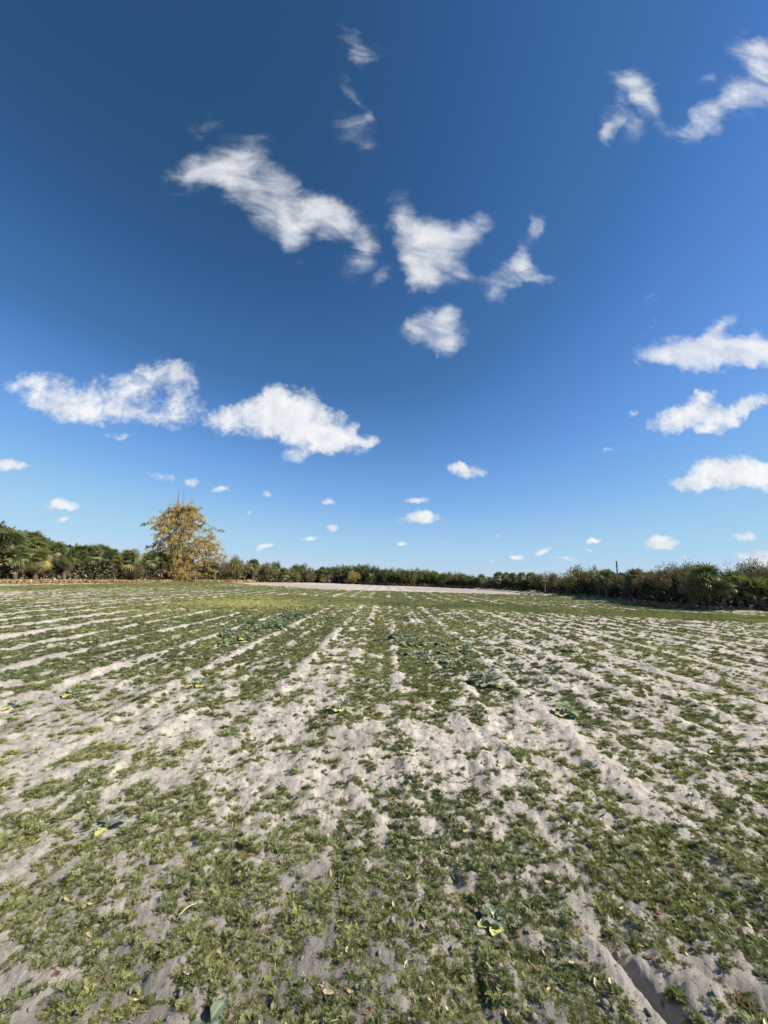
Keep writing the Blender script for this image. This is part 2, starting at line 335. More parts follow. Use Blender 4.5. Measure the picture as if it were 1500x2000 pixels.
def cover(x, y):
    """share of the ground that is green here"""
    s = x-SLOPE*y; dd_ = np.abs(rowdist(s)); wob = .13*vn(x*1.3, y*.7, 61)+.15*vn(x*5, y*4, 62)+.06*(np.abs(s-.2) < .5); d = dd_+wob; d2 = np.abs(dd_-.78)+wob*.8; d3 = np.abs(dd_-.40)+wob
    c = np.full(np.shape(x), .66)
    c = c-.12*ss(y, 2.4, 3.1)-.24*ss(y, 2.9, 3.6)-.07*ss(y, 3.3, 3.8)*(1-ss(y, 4.6, 5.6))
    c = c+.12*ss(x, .1, 1.2)*(1-ss(y, 2.6, 3.3))
    c = c-.07*(1-ss(x, -1.3, -.4))*ss(y, 2.7, 3.4)
    c = c-.5*np.exp(-((s-2.0+.05*vn(x*3, y*3, 5))/.11)**2)*ss(y, 1.2, 2)*(1-ss(y, 4.5, 6))-.3*np.exp(-((s-1.05+.05*vn(x*3, y*3, 6))/.09)**2)*(1-ss(y, 2.6, 3.2))
    for (ax, ay, bx, by, dp, wd) in FURROWS:
        lx, ly = bx-ax, by-ay; q = math.hypot(lx, ly); t = ((x-ax)*lx+(y-ay)*ly)/q; e = ((x-ax)*ly-(y-ay)*lx)/q
        c = c-.75*ss(t, 0, .1)*(1-ss(t, q-.1, q+.1))*np.exp(-((e-.03)/.10)**2)
    left = ss(y, 5.0, 6.6)*(1-ss(s, 1.2, 1.9))
    c = c*(1-left)+left*np.where(d < .145, .05, np.where(d2 < .08, .22, np.where(d3 < .04, .40, .64)))
    mid = ss(y, 4.5, 6)*np.exp(-((s+.95)/.42)**4)*(1-ss(y, 20, 24)); c = c*(1-mid)+mid*.24
    far_l = ss(-x, 5, 9)*ss(y, 7, 10); c = c*(1-far_l)+far_l*np.where(d < .27, .05, np.where(d2 < .13, .14, .50))
    rightz = ss(y, 3.2, 5)*ss(s, 1.4, 2.4); c = c*(1-rightz)+rightz*(.30-.22*(d < .15)-.16*(d2 < .09)-.06*ss(x, 4, 9)+.10*ss(y, 9, 15)*(1-ss(x, 2, 6)))
    m2 = ss(y, 12.5, 15)*ss(s, -1.8, -1.2)*(1-ss(s, 3, 6)); c = c*(1-m2)+m2*(.36-.27*(d < .11)-.20*(d2 < .09))
    lo = np.where(x < 1.3, 23.5, yline(x, (1.3, 23.5), (20, 17.8))); hi_ = np.where(x < 1.9, 31, yline(x, (1.9, 31), (23.5, 21.6)))
    lo = lo-2.5*ss(-x, 0, 5)+.8*vn(x*.5, y*.5, 71)
    st = ss(y, lo-.5, lo+.3)*(1-ss(y, hi_, hi_+1.5))*ss(x, -14, -4); c = c*(1-st)+st*.70
    bey = ss(y, hi_, hi_+1.5)*ss(x, -14, -6); c = c*(1-bey)+bey*(.36-.22*(dd_+wob < .3))
    yl = np.exp(-((x+6.5)/4.5)**4-((y-22)/4.5)**4); c = c*(1-yl)+yl*.8
    yf = 51+1.2*np.clip(-x-5, 0, 22); c = c*(1-ss(y, yf-2, yf+1))
    c = c*(1-.55*ss(x, 22.5, 24))*(1-ss(x, 26, 28))*(ss(x, -33, -29)+.1)
    bl = ss(-x, 17, 24)*(1-ss(y, 26, 34)); c = c*(1-.75*bl)
    return np.clip(c, 0, 1)
def patch(x, y):
    """0..1 mask of where plants actually stand; the noise is mapped to its own quantiles so that cover() is met"""
    n = vn(x*1.6, y*1.6, 81)*.42+vn(x*5.2+5, y*4.2, 83)*.7+vn(x*11+5, y*9, 91)*1.0+vn(x*23, y*20, 93)*.95+vn(x*45, y*45, 95)*.6
    p = 1/(1+np.exp(-1.7*n/.40))
    c = cover(x, y)
    return ss(p, 1-c-.07, 1-c+.07)*(c > .02)

# ------------------------------------------------------------------ ground sheet: rings round the viewer's spot, finest where it is near
nr = 820; rad = np.concatenate([[0.0], .35*(900/.35)**(np.linspace(0, 1, nr-1)**1.12)])
af = np.linspace(R(-58), R(60), 900); ab = np.linspace(R(60), R(302), 90)[1:-1]
ang = np.concatenate([af, ab]); na = len(ang)
RR, AA = np.meshgrid(rad, ang, indexing='ij')
X = RR*np.sin(AA+YAW); Y = RR*np.cos(AA+YAW)
Z = height(X, Y)*(1-ss(RR, 150, 220))
V = np.stack([X, Y, Z], -1).reshape(-1, 3)
i, j = np.meshgrid(np.arange(nr-1), np.arange(na), indexing='ij'); j2 = (j+1) % na
Fq = np.stack([i*na+j, i*na+j2, (i+1)*na+j2, (i+1)*na+j], -1).reshape(-1, 4)
Fq = Fq[:, ::-1]
pt = patch(X, Y)
dampv = ss(fbm(X*1.3, Y*1.3, 3, 101)+.4*vn(X*4, Y*4, 103), .10, .5)*.55
dampv = np.maximum(dampv, .75*ss(.045*0+fbm(X*2.5, Y*.9, 3, 107), .38, .5))
dampv = np.clip(dampv+.42*(1-ss(Y, 2.1, 3.3)), 0, 1)*(1-.45*ss(Y, 3.3, 6))
YF = 51+1.2*np.clip(-X-5, 0, 22); plough = ss(Y, YF+1, YF+4)*ss(X, -26, -18)*(1-ss(X, 25, 28))
dampv = np.where(plough > .5, (.30+.3*vn(X*.15, Y*.1, 7))*ss(np.sin((X-SLOPE*Y+.5*vn(Y*.1, X*.1, 3))*2*math.pi/1.8), .3, .9)+.30*ss(vn(X*.2, Y*.06, 77), -.1, .4)+.12+.35*np.exp(-((Y-46-.15*X)/5)**2)*ss(X, -2, 10), dampv)
tanv = np.clip(ss(-X, 25, 29)*ss(Y, 20, 30)*.45+ss(Y, 70, 76)*ss(-X, 12, 18)*.5+.8*ss(X, 23.2, 25)*(.3+.7*(vn(X, Y, 121)+.5)), 0, 1)
tanv = np.maximum(tanv, ss(Y, 118, 124)*.7)
tanv = np.maximum(tanv, .30*ss(-X, 17, 24)*(1-ss(Y, 26, 34))*ss(Y, 8, 14))
wv = pt*ss(RR, 3, 9)*.6
ground_o = mesh_np('sandy_field', V, Fq, sand, None, {'damp': dampv.ravel(), 'weedy': wv.ravel(), 'tan': tanv.ravel()}, True)
tag(ground_o, kind='structure')

def place_z(x, y): return height(np.asarray(x, float), np.asarray(y, float))

# ------------------------------------------------------------------ weed templates, kept out of the scene and scattered by geometry nodes
def scatter(name, label_cat, templates, pts, scl, rot, idx, tone, label):
    tc_ = bpy.data.collections.new(name+'_kinds')
    for k, o in enumerate(templates): o.name = '%s_kind_%02d' % (name, k); tc_.objects.link(o)
    me = bpy.data.meshes.new(name); me.vertices.add(len(pts)); me.vertices.foreach_set('co', np.asarray(pts, np.float32).ravel())
    def at(n, ty, fld, v): a = me.attributes.new(n, ty, 'POINT'); a.data.foreach_set(fld, np.asarray(v).ravel())
    at('scl', 'FLOAT_VECTOR', 'vector', np.asarray(scl, np.float32)); at('rot', 'FLOAT_VECTOR', 'vector', np.asarray(rot, np.float32))
    at('idx', 'INT', 'value', np.asarray(idx, np.int32)); at('tone', 'FLOAT', 'value', np.asarray(tone, np.float32))
    o = bpy.data.objects.new(name, me); COL.objects.link(o)
    ng = bpy.data.node_groups.new(name+'_scatter', 'GeometryNodeTree')
    ng.interface.new_socket('Geometry', in_out='INPUT', socket_type='NodeSocketGeometry'); ng.interface.new_socket('Geometry', in_out='OUTPUT', socket_type='NodeSocketGeometry')
    gi = ng.nodes.new('NodeGroupInput'); go = ng.nodes.new('NodeGroupOutput'); ip = ng.nodes.new('GeometryNodeInstanceOnPoints')
    ci = ng.nodes.new('GeometryNodeCollectionInfo'); ci.inputs[0].default_value = tc_; ci.inputs[1].default_value = True; ci.inputs[2].default_value = True
    def na_(n, ty):
        q = ng.nodes.new('GeometryNodeInputNamedAttribute'); q.data_type = ty; q.inputs[0].default_value = n; return q.outputs[0]
    ng.links.new(gi.outputs[0], ip.inputs['Points']); ng.links.new(ci.outputs[0], ip.inputs['Instance']); ip.inputs['Pick Instance'].default_value = True
    ng.links.new(na_('idx', 'INT'), ip.inputs['Instance Index']); ng.links.new(na_('rot', 'FLOAT_VECTOR'), ip.inputs['Rotation']); ng.links.new(na_('scl', 'FLOAT_VECTOR'), ip.inputs['Scale'])
    ng.links.new(ip.outputs[0], go.inputs[0])
    md = o.modifiers.new('scatter', 'NODES'); md.node_group = ng
    tag(o, label, label_cat, kind='stuff')
    return o

def rosette(nl, Lf, lobes, up_, mat, wf=1.0):
    """low plant: leaves cut into narrow lobes, radius about 1"""
    g = Geo()
    for k in range(nl):
        a = rng.uniform(0, 2*math.pi); el = rng.uniform(*up_); ln = Lf*rng.uniform(.55, 1.1)
        d = np.array([math.cos(a)*math.cos(el), math.sin(a)*math.cos(el), math.sin(el)]); sd_ = norm(np.cross(d, [0, 0, 1.])+rng.normal(size=3)*.25); nrm = np.cross(sd_, d)
        b0 = rng.normal(size=3)*np.array([.12, .12, .0])
        ts = np.linspace(0, 1, lobes+2); base = b0+d*ln*ts[:, None]-np.array([0, 0, 1.])*(ts**2)[:, None]*ln*rng.uniform(0, .55)
        tn = rng.uniform(0, 1)
        q = []
        for m_ in range(len(ts)-1):                # midrib
            w = .026*wf; q.append([base[m_]-sd_*w, base[m_+1]-sd_*w*.7, base[m_+1]+sd_*w*.7, base[m_]+sd_*w])
        for m_ in range(1, len(ts)):
            for sg in (-1, 1):
                ld = norm(d*rng.uniform(.6, 1.1)+sg*sd_*rng.uniform(.6, 1)+nrm*rng.uniform(-.1, .5)); ll = .30*rng.uniform(.7, 1.2)*wf*(1.15-.5*ts[m_])
                wv_ = norm(np.cross(ld, nrm))*.040*wf
                q.append([base[m_], base[m_]+ld*ll*.55+wv_, base[m_]+ld*ll, base[m_]+ld*ll*.55-wv_])
        g.quads(np.array(q), tn)
    return g.build('weed', mat, link=False)
def tuft(nl, mat, h=.8, w=.09):
    c = np.stack([rng.normal(0, .33, nl), rng.normal(0, .33, nl), np.full(nl, -.02)], 1)
    d = norm(np.stack([rng.normal(0, .75, nl), rng.normal(0, .75, nl), rng.uniform(.15, 1.1, nl)], 1)+c*np.array([.9, .9, 0])); sdv = norm(np.cross(d, rdir(nl)))
    g = Geo(); g.quads(leafq(c, d, sdv, rng.uniform(.3, h, nl), w*rng.uniform(.6, 1.4, nl), .12), rng.uniform(0, 1, nl)); return g.build('weed', mat, link=False)
T = [rosette(15, 1.0, 5, (.10, .9), M['weed']) for _ in range(4)]+[rosette(20, .9, 4, (.3, 1.25), M['weed'], 1.25) for _ in range(4)]+\
    [tuft(90, M['weed'], .8, .075) for _ in range(4)]+[tuft(130, M['weed'], .65, .08) for _ in range(3)]+[rosette(9, .9, 4, (.05, .5), M['redweed'], 1.3) for _ in range(2)]
P_, S_, R_, I_, O_ = [], [], [], [], []
def weeds(y0, y1, big=1.0, share=1.0, thr=.8, kinds=None, red=.022):
    """clump size grows and their number falls smoothly with distance, so that the cover stays even"""
    ys = np.linspace(y0, y1, 4000); size_of = lambda q: .027*big*(np.maximum(q, 2.0)/3)**.62
    rho = share*(1-.42*ss(ys, 10, 26))*1.65/size_of(ys)**2*(2*(1.15*ys+1.0)); cum = np.concatenate([[0], np.cumsum((rho[1:]+rho[:-1])/2*np.diff(ys))]); n = int(cum[-1])
    y = np.interp(rng.random(n)*cum[-1], cum, ys); x = rng.uniform(-1, 1, n)*(y*1.15+1.0)+.03*y
    pm = patch(x, y); keep = rng.random(n) < np.maximum(pm, (.13-.10*ss(y, 3, 5))*(cover(x, y) > .1))*thr
    x, y = x[keep], y[keep]; pm = pm[keep]; k = len(x)
    z = place_z(x, y)
    sz = size_of(y)*rng.uniform(.6, 1.45, k)*(.65+.5*pm)
    P_.append(np.stack([x, y, z-.004], 1)); S_.append(np.stack([sz, sz, sz*rng.uniform(.65, 1.1, k)], 1))
    R_.append(np.stack([rng.normal(0, .15, k), rng.normal(0, .15, k), rng.uniform(0, 6.28, k)], 1))
    I_.append(np.where(rng.random(k) < red*(1+2*ss(fbm(x*.8, y*.8, 2, 131), .1, .4)), rng.integers(15, 17, k), np.where(rng.random(k) < ss(y, 3, 6), np.where(rng.random(k) < ss(y, 12, 25), rng.integers(8, 15, k), rng.integers(4, 15, k)), rng.integers(0, 13, k)) if kinds is None else rng.choice(kinds, k)))
    tn = np.clip(.47+.50*fbm(x*.5, y*.5, 3, 141)+.3*vn(x*2.2, y*2.2, 143)+rng.normal(0, .13, k)+.10*ss(y, 5, 12)*(x < 1), 0, .93)
    ye = np.exp(-((x+6.2)/4.2)**2-((y-22.5)/4)**2); tn = np.where(rng.random(k) < ye*1.0, rng.uniform(.95, 1.5, k), tn)
    O_.append(tn)
weeds(1.0, 53)
weeds(1.0, 6, 1.6, .10, .6, [0, 1, 2, 3, 8, 9])
weeds(53, 82, 1.0, .6, .7)
PP = np.concatenate(P_)
print('weeds', len(PP))
scatter('weeds', 'weeds', T, PP, np.concatenate(S_), np.concatenate(R_), np.concatenate(I_), np.concatenate(O_), 'low green weeds with finely cut leaves growing in patches over the pale sand')

# straw, shrivelled leaves and chaff
def straw(kind):
    g = Geo()
    if kind < 3:
        pts = [(t*1.0-.5, .10*math.sin(t*3+kind), .05+.04*math.sin(t*5)) for t in np.linspace(0, 1, 6)]; g.tube(pts, [.03, .03, .028, .026, .02, .01], rng.uniform(.4, 1), 4)
    else:
        nn = 7; xs = np.linspace(-.5, .5, nn); wd = .17*np.sqrt(np.clip(1-(xs*2)**2, .02, 1)); zz = .08+.09*np.sin(xs*5+kind)
        V = np.concatenate([np.stack([xs, -wd, zz+rng.normal(0, .03, nn)], 1), np.stack([xs, wd*0, zz*.5], 1), np.stack([xs, wd, zz+rng.normal(0, .03, nn)], 1)])
        F = [(r*nn+i_, r*nn+i_+1, (r+1)*nn+i_+1, (r+1)*nn+i_) for r in range(2) for i_ in range(nn-1)]; g.add(V, F, rng.uniform(.5, 1))
    return g.build('straw', M['straw'], link=False)
ST = [straw(k) for k in range(6)]
n = 2800; y = np.concatenate([1.0+5*np.sqrt(rng.random(n))*rng.random(n)**.3, rng.uniform(6, 22, 2500)]); n = len(y); x = rng.uniform(-1, 1, n)*(1.15*y+.8)
keep = rng.random(n) < (.25+.75*patch(x, y)); x, y = x[keep], y[keep]; n = len(x)
sz = np.where(rng.random(n) < .010, rng.uniform(.07, .11, n), rng.uniform(.015, .05, n))*(1+.8*ss(y, 6, 16)); z = place_z(x, y)
scatter('dry_litter', 'plant litter', ST, np.stack([x, y, z+.006], 1), np.stack([sz]*3, 1), np.stack([rng.normal(0, .35, n), rng.normal(0, .35, n), rng.uniform(0, 6.28, n)], 1),
        rng.integers(0, 6, n), np.clip(rng.beta(1.5, 1.6, n), 0, 1), 'bits of straw and shrivelled pale leaves lying among the weeds')
def clod():
    th, ph = np.meshgrid(np.linspace(0, math.pi, 9), np.linspace(0, 2*math.pi, 13)[:-1], indexing='ij')
    D = np.stack([np.sin(th)*np.cos(ph), np.sin(th)*np.sin(ph), np.cos(th)*.7], -1).reshape(-1, 3); D *= (1+.5*fbm(D[:, 0]*2+rng.uniform(0, 50), D[:, 1]*2+D[:, 2]*2, 3, 5))[:, None]
    F = [(i_*12+j_, i_*12+(j_+1) % 12, (i_+1)*12+(j_+1) % 12, (i_+1)*12+j_) for i_ in range(8) for j_ in range(12)]
    return mesh_np('clod', D, F, M['clod'], None, None, True, False)
n = 9000; y = 1.0+12*rng.random(n)**1.6; x = rng.uniform(-1, 1, n)*(1.15*y+.8); z = place_z(x, y); sz = rng.gamma(1.4, .0024, n)+.0025
scatter('soil_crumbs', 'soil', [clod() for _ in range(4)], np.stack([x, y, z], 1), np.stack([sz, sz*rng.uniform(.7, 1.3, n), sz], 1), rng.uniform(0, 6.28, (n, 3)), rng.integers(0, 4, n), np.zeros(n),
        'small grey crumbs and clods of soil on the sand')

# ------------------------------------------------------------------ left-over cole crop plants
def cole_leaf(g, base, az, el, ln, wd, tn, curl):
    nu, nv = 9, 7
    u = np.linspace(0, 1, nu); v = np.linspace(-1, 1, nv)
    d = np.array([math.cos(az), math.sin(az), 0]); sdv = np.array([-math.sin(az), math.cos(az), 0])
    stem = .28
    e = el-curl*u; dx = np.cumsum(np.cos(e))/nu*ln; dz = np.cumsum(np.sin(e))/nu*ln
    mid = base+d*dx[:, None]+np.array([0, 0, 1.])*dz[:, None]
    prof = np.where(u < stem, .06+.05*u, np.sqrt(np.clip(np.sin((u-stem)/(1-stem)*math.pi*.93+.06), 0, 1)))*(1+.26*np.sin(u*23+az*3)*(u > stem))
    Vv = mid[:, None]+sdv*(v[None, :, None]*wd*prof[:, None, None])+np.array([0, 0, 1.])*((.20*np.abs(v[None, :])**1.5+.16*np.sin(u[:, None]*15+v[None, :]*4+az)*np.abs(v[None, :]))*wd*prof[:, None])[..., None]
    F = [(a*nv+b, a*nv+b+1, (a+1)*nv+b+1, (a+1)*nv+b) for a in range(nu-1) for b in range(nv-1)]
    tt = np.broadcast_to(np.where(np.abs(v) < .1, 1.0, tn)[None, :], (nu, nv)).ravel() if tn < .9 else tn
    g.add(Vv.reshape(-1, 3), F, tt)
def cole(seed, nl, size, yellow):
    random.seed(seed)
    root = empty('cole_plant', (0, 0, 0))
    g = Geo(); gy = Geo()
    for k in range(nl):
        az = k*2.4+random.uniform(-.4, .4); f = k/nl
        cole_leaf(g, np.array([0, 0, size*(.10+.25*f)]), az, .25+1.0*f, size*random.uniform(.75, 1.1)*(1-.35*f), size*.27*random.uniform(.8, 1.15)*(1-.3*f), random.uniform(.05, .75), .6+random.uniform(0, .6))
    for k in range(yellow):
        az = random.uniform(-2.6, -.5)+(0 if k else .3); cole_leaf(gy, np.array([0, 0, size*.26]), az, .12, size*random.uniform(.7, 1.05), size*.24, random.uniform(.1, .8), .35)
    g.build('leaves', M['cole'], root, True)
    if yellow: gy.build('yellowed_leaves', M['coley'], root, True)
    s = Geo(); s.tube([(0, 0, -.03), (0, 0, size*.2), (.01, 0, size*.42)], [.016, .014, .010], .2, 6); s.build('stem', M['cole'], root, True)
    return root
protos = [cole(3, 13, .34, 3), cole(5, 10, .30, 4), cole(8, 15, .36, 2), cole(11, 6, .26, 2)]
used = [False]*4
singles = [
 (665, 1392, 1, 1.0, 'small blue-green cole plant with bright yellow lower leaves alone on bare sand near the middle'),
 (950, 1338, 2, 1.45, 'largest cole plant, with yellow leaves under its blue-green head, below the right-hand patch'),
 (1105, 1396, 0, 1.0, 'cole plant with pale yellow leaves hanging to its right, nearest one on the right-hand sand'),
 (975, 1302, 0, .85, 'cole plant just up and right of the largest one'),
 (1000, 1248, 2, 1.0, 'cole plant at the far upper right of the crowded patch'),
 (1012, 1276, 1, .95, 'cole plant with pale leaves below the far upper right one'),
 (1060, 1278, 3, .9, 'flat thin cole plant between two fuller ones on the right'),
 (1117, 1274, 2, .95, 'cole plant with yellow leaf on open sand, right of the patch'),
 (1162, 1285, 3, 1.0, 'small dark cole plant between two yellow-leaved ones at right'),
 (1256, 1288, 1, 1.15, 'outermost cole plant on the right, alone on sand'),
 (392, 1342, 1, 1.0, 'cole plant beside the pale ridge on the left with a yellow leaf'),
 (140, 1358, 3, 1.1, 'flat dark cole plant on the left-hand sand'),
 (28, 1378, 3, 1.0, 'small cole plant close to the left edge'),
 (215, 1612, 3, .72, 'sprawling cole plant with two lime-green leaves in the left foreground weeds'),
 (967, 1800, 1, .50, 'dark cole plant with a cream leaf in the right foreground weeds'),
 (402, 2012, 3, .62, 'pale green cole plant cut by the bottom edge of the photo'),
 (190, 1255, 0, .9, 'lone cole plant between pale rows far left')]
def putcole(k, x, y, s, label, group=None):
    o = copy_tree(protos[k]) if used[k] else protos[k]; used[k] = True
    o.location = (x, y, float(place_z(x, y))-.01); o.rotation_euler = (0, 0, random.uniform(-.7, .7)); o.scale = (s, s, s); tag(o, label, 'vegetable plant', group)
random.seed(4)
for (px, py, k, s, lb) in singles:
    x, y = ground(px, py); putcole(k, x, y, s*(.58 if y > 4 else .62), lb, 'single cole plants left in the field')
def patchof(nn, cx, cy, ax, ay, s0, s1, label, group):
    for _ in range(nn):
        a = random.uniform(0, 6.28); q = math.sqrt(random.random())
        x, y = cx+ax*q*math.cos(a), cy+ay*q*math.sin(a); x += SLOPE*(y-cy)
        putcole(random.choice([0, 1, 2, 2]), x, y, random.uniform(s0, s1), label, group)
patchof(44, 1.55, 9.4, 1.0, 2.2, .42, .62, 'blue-green cole plant in the crowded yellow-leaved patch right of centre', 'cole plants crowded right of centre')
patchof(60, -2.95, 13.0, .62, 3.8, .5, .78, 'blue-green cole plant in the long bed left of centre', 'cole plants in the long bed left of centre')
patchof(28, -.75, 15.5, .55, 3.2, .38, .58, 'cole plant in the far middle bed beside the long left one', 'cole plants in the far middle bed')

# ------------------------------------------------------------------ trees
BX = [-60, 0, 340, 480, 620, 700, 760, 850, 950, 1050, 1180, 1300, 1400, 1500, 1600]
BY = [1138, 1138, 1137, 1137, 1138, 1141, 1143.5, 1146.5, 1151, 1159, 1172, 1186, 1194, 1199, 1206]
def base_at(px, back=0.0):
    x, y = ground(px, float(np.interp(px, BX, BY))); r = math.hypot(x, y); return x*(r+back)/r, y*(r+back)/r
def top_z(x, y, py):
    lo, hi2 = 0, 60
    for _ in range(40):
        z = (lo+hi2)/2; v = np.array([x, y, z-EYE]); yy_ = 1000-FPX*(v@upv)/(v@fwd)
        if yy_ > py: lo = z
        else: hi2 = z
    return lo
def depth(x, y): return x*fwd[0]+y*fwd[1]

def fronds(g, hubz, R0, nl, elr, tint, seg=12, droop=.22, wseg=.062):
    for k in range(nl):
        az = k*2.39996+rng.uniform(-.3, .3); el = rng.uniform(*elr) if not callable(elr) else elr(k/nl)
        d = np.array([math.cos(az)*math.cos(el), math.sin(az)*math.cos(el), math.sin(el)])
        pet = R0*rng.uniform(.30, .55); hub = np.array([0, 0, hubz])+d*pet; bl = R0*rng.uniform(.48, .68)
        sdv = norm(np.cross(d, [0, 0, 1.])); nr_ = np.cross(sdv, d); ro = rng.normal(0, .75); sdv, nr_ = sdv*math.cos(ro)+nr_*math.sin(ro), nr_*math.cos(ro)-sdv*math.sin(ro)
        ph = np.linspace(-1.5, 1.5, seg)
        dd = norm(d*np.cos(ph)[:, None]+sdv*np.sin(ph)[:, None]+nr_*(-.18+rng.uniform(-.2, .2)))
        w = norm(np.cross(dd, nr_))
        tn = np.clip(rng.uniform(*tint)+rng.normal(0, .08), 0, 1)
        g.quads(leafq(np.repeat(hub[None], seg, 0), dd, w, bl*rng.uniform(.8, 1.1, seg), wseg*R0, droop), tn)
        g.tube([np.array([0, 0, hubz-.1]), hub], [.03*R0, .015*R0], tn, 3)
def palm_proto(yellow=False, skirt=12, trunkless=False):
    """crown radius 1, crown centre at z=0; the trunk hangs below to z=-3"""
    r = empty('cabbage_palm', (0, 0, 0)); g = Geo()
    fronds(g, -.1, 1.0, 44, lambda f: 1.45-2.35*f**1.05+rng.uniform(-.1, .1), (.05, .95)); g.build('crown', M['palm'], r)
    if yellow:
        q = Geo(); fronds(q, -.2, .95, 14, (-.7, -.1), (.1, 1)); q.build('yellow_fronds', M['palm_yellow'], r)
    q = Geo(); fronds(q, -.3, .85, skirt, (-1.35, -.75), (0, 1), 14, .25); q.build('dead_fronds', M['palm_dead'], r)
    t = Geo(); zs = np.linspace(-3, -.15, 12); t.tube([(0.05*math.sin(z), .04*math.cos(z*1.3), z) for z in zs], [.14+.03*(i_ % 2) for i_ in range(12)], .4, 8); t.build('trunk', M['palmbark'], r)
    return r
def limbs(n, h, spread, r0, mat, root):
    t = Geo(); t.tube([(0, 0, -.3), (.02, 0, h*.25), (0, .03, h*.5)], [r0, r0*.8, r0*.6], .4, 7)
    for k in range(n):
        a = k*2.4+rng.uniform(-.3, .3); z0 = h*rng.uniform(.2, .5); e = np.array([math.cos(a)*spread*rng.uniform(.5, 1), math.sin(a)*spread*rng.uniform(.5, 1), h*rng.uniform(.6, .95)])
        p0 = np.array([0, 0, z0]); md = (p0+e)/2+rng.normal(size=3)*.06*h; t.tube([p0, md, e], [r0*.45, r0*.28, r0*.08], .4, 5)
    return t.build('trunk', mat, root)
def crown_pts(ncl, npc, flat=.8, bottom=.12, clr=.22):
    """clumps of leaf points through a unit crown: x,y in -1..1, z in 0..1"""
    out = []
    th = rng.uniform(0, 7)
    for k in range(ncl):
        d = rdir(1)[0]; d[2] = abs(d[2])*1.0 if rng.random() < .75 else -abs(d[2])
        rr = rng.uniform(.45, .88)*(1+.28*math.sin(3*math.atan2(d[1], d[0])+th)); c = np.array([d[0]*rr, d[1]*rr, .52+.40*d[2]*rr])
        c[2] = max(c[2], bottom)
        q = rdir(npc)*(rng.random((npc, 1))**.45)*clr*rng.uniform(.7, 1.25)*np.array([1, 1, .62]); out.append(c+q)
    return np.concatenate(out)
def tree_proto(name, mat, ncl, npc, leaf, clr=.24, bottom=.12, bark='bark', twig=False):
    """unit tree: half width 1, height 1 (scaled on placing)"""
    r = empty(name, (0, 0, 0)); limbs(9, 1, .7, .045, M[bark], r)
    c = crown_pts(ncl, npc, bottom=bottom, clr=clr); n_ = len(c); d = norm(rdir(n_)+np.array([0, 0, .35])+(norm(c-np.array([0, 0, .45])))*.7); s_ = norm(np.cross(d, rdir(n_)))
    g = Geo(); g.quads(leafq(c, d, s_, leaf*rng.uniform(.7, 1.4, n_), leaf*rng.uniform(.35, .6, n_)*(0.4 if twig else 1), .1), np.clip(rng.normal(.45, .25, n_), 0, 1)); g.build('crown', mat, r)
    return r
def bare_proto(name='bare_tree', leafy=0):
    r = empty(name, (0, 0, 0)); t = Geo(); tw = t
    def grow(p, d, ln, rad_, lv):
        e = p+d*ln; md = (p+e)/2+rng.normal(size=3)*ln*.06
        (t if lv < 2 else tw).tube([p, md, e], [rad_, rad_*.8, rad_*.6], rng.uniform(.2, 1), 5 if lv < 2 else 3)
        if lv < 5:
            for _ in range(3): grow(e if rng.random() < .6 else md, norm(d+rng.normal(size=3)*.52+np.array([0, 0, .12])), ln*rng.uniform(.62, .86), rad_*.56, lv+1)
    for k in range(2):
        t = tw = Geo(); grow(np.array([0.1*k-.05, 0, -.02]), norm(np.array([rng.normal(0, .12), rng.normal(0, .12), 1])), .30, .018, 0)
        t.build('branches', M['grey'], r)
    return r
PR = {'palm': [palm_proto(False, 10), palm_proto(False, 16), palm_proto(False, 5)], 'ypalm': [palm_proto(True, 14)], 'spalm': [palm_proto(False, 30)],
      'oak': [tree_proto('broadleaf_tree', M['oak'], 60, 60, .085), tree_proto('broadleaf_tree', M['oak'], 48, 70, .09, .28)],
      'olive': [tree_proto('broadleaf_tree', M['olive'], 60, 60, .08), tree_proto('broadleaf_tree', M['olive'], 70, 50, .07, .2)],
      'brown': [tree_proto('shrub', M['brown'], 80, 70, .085, .24, .06, twig=True)],
      'yshrub': [tree_proto('shrub', M['gold'], 40, 50, .10, .26, .08)],
      'bare': [bare_proto(), bare_proto()]}
first = {k: [True]*len(v) for k, v in PR.items()}
cnt = {}
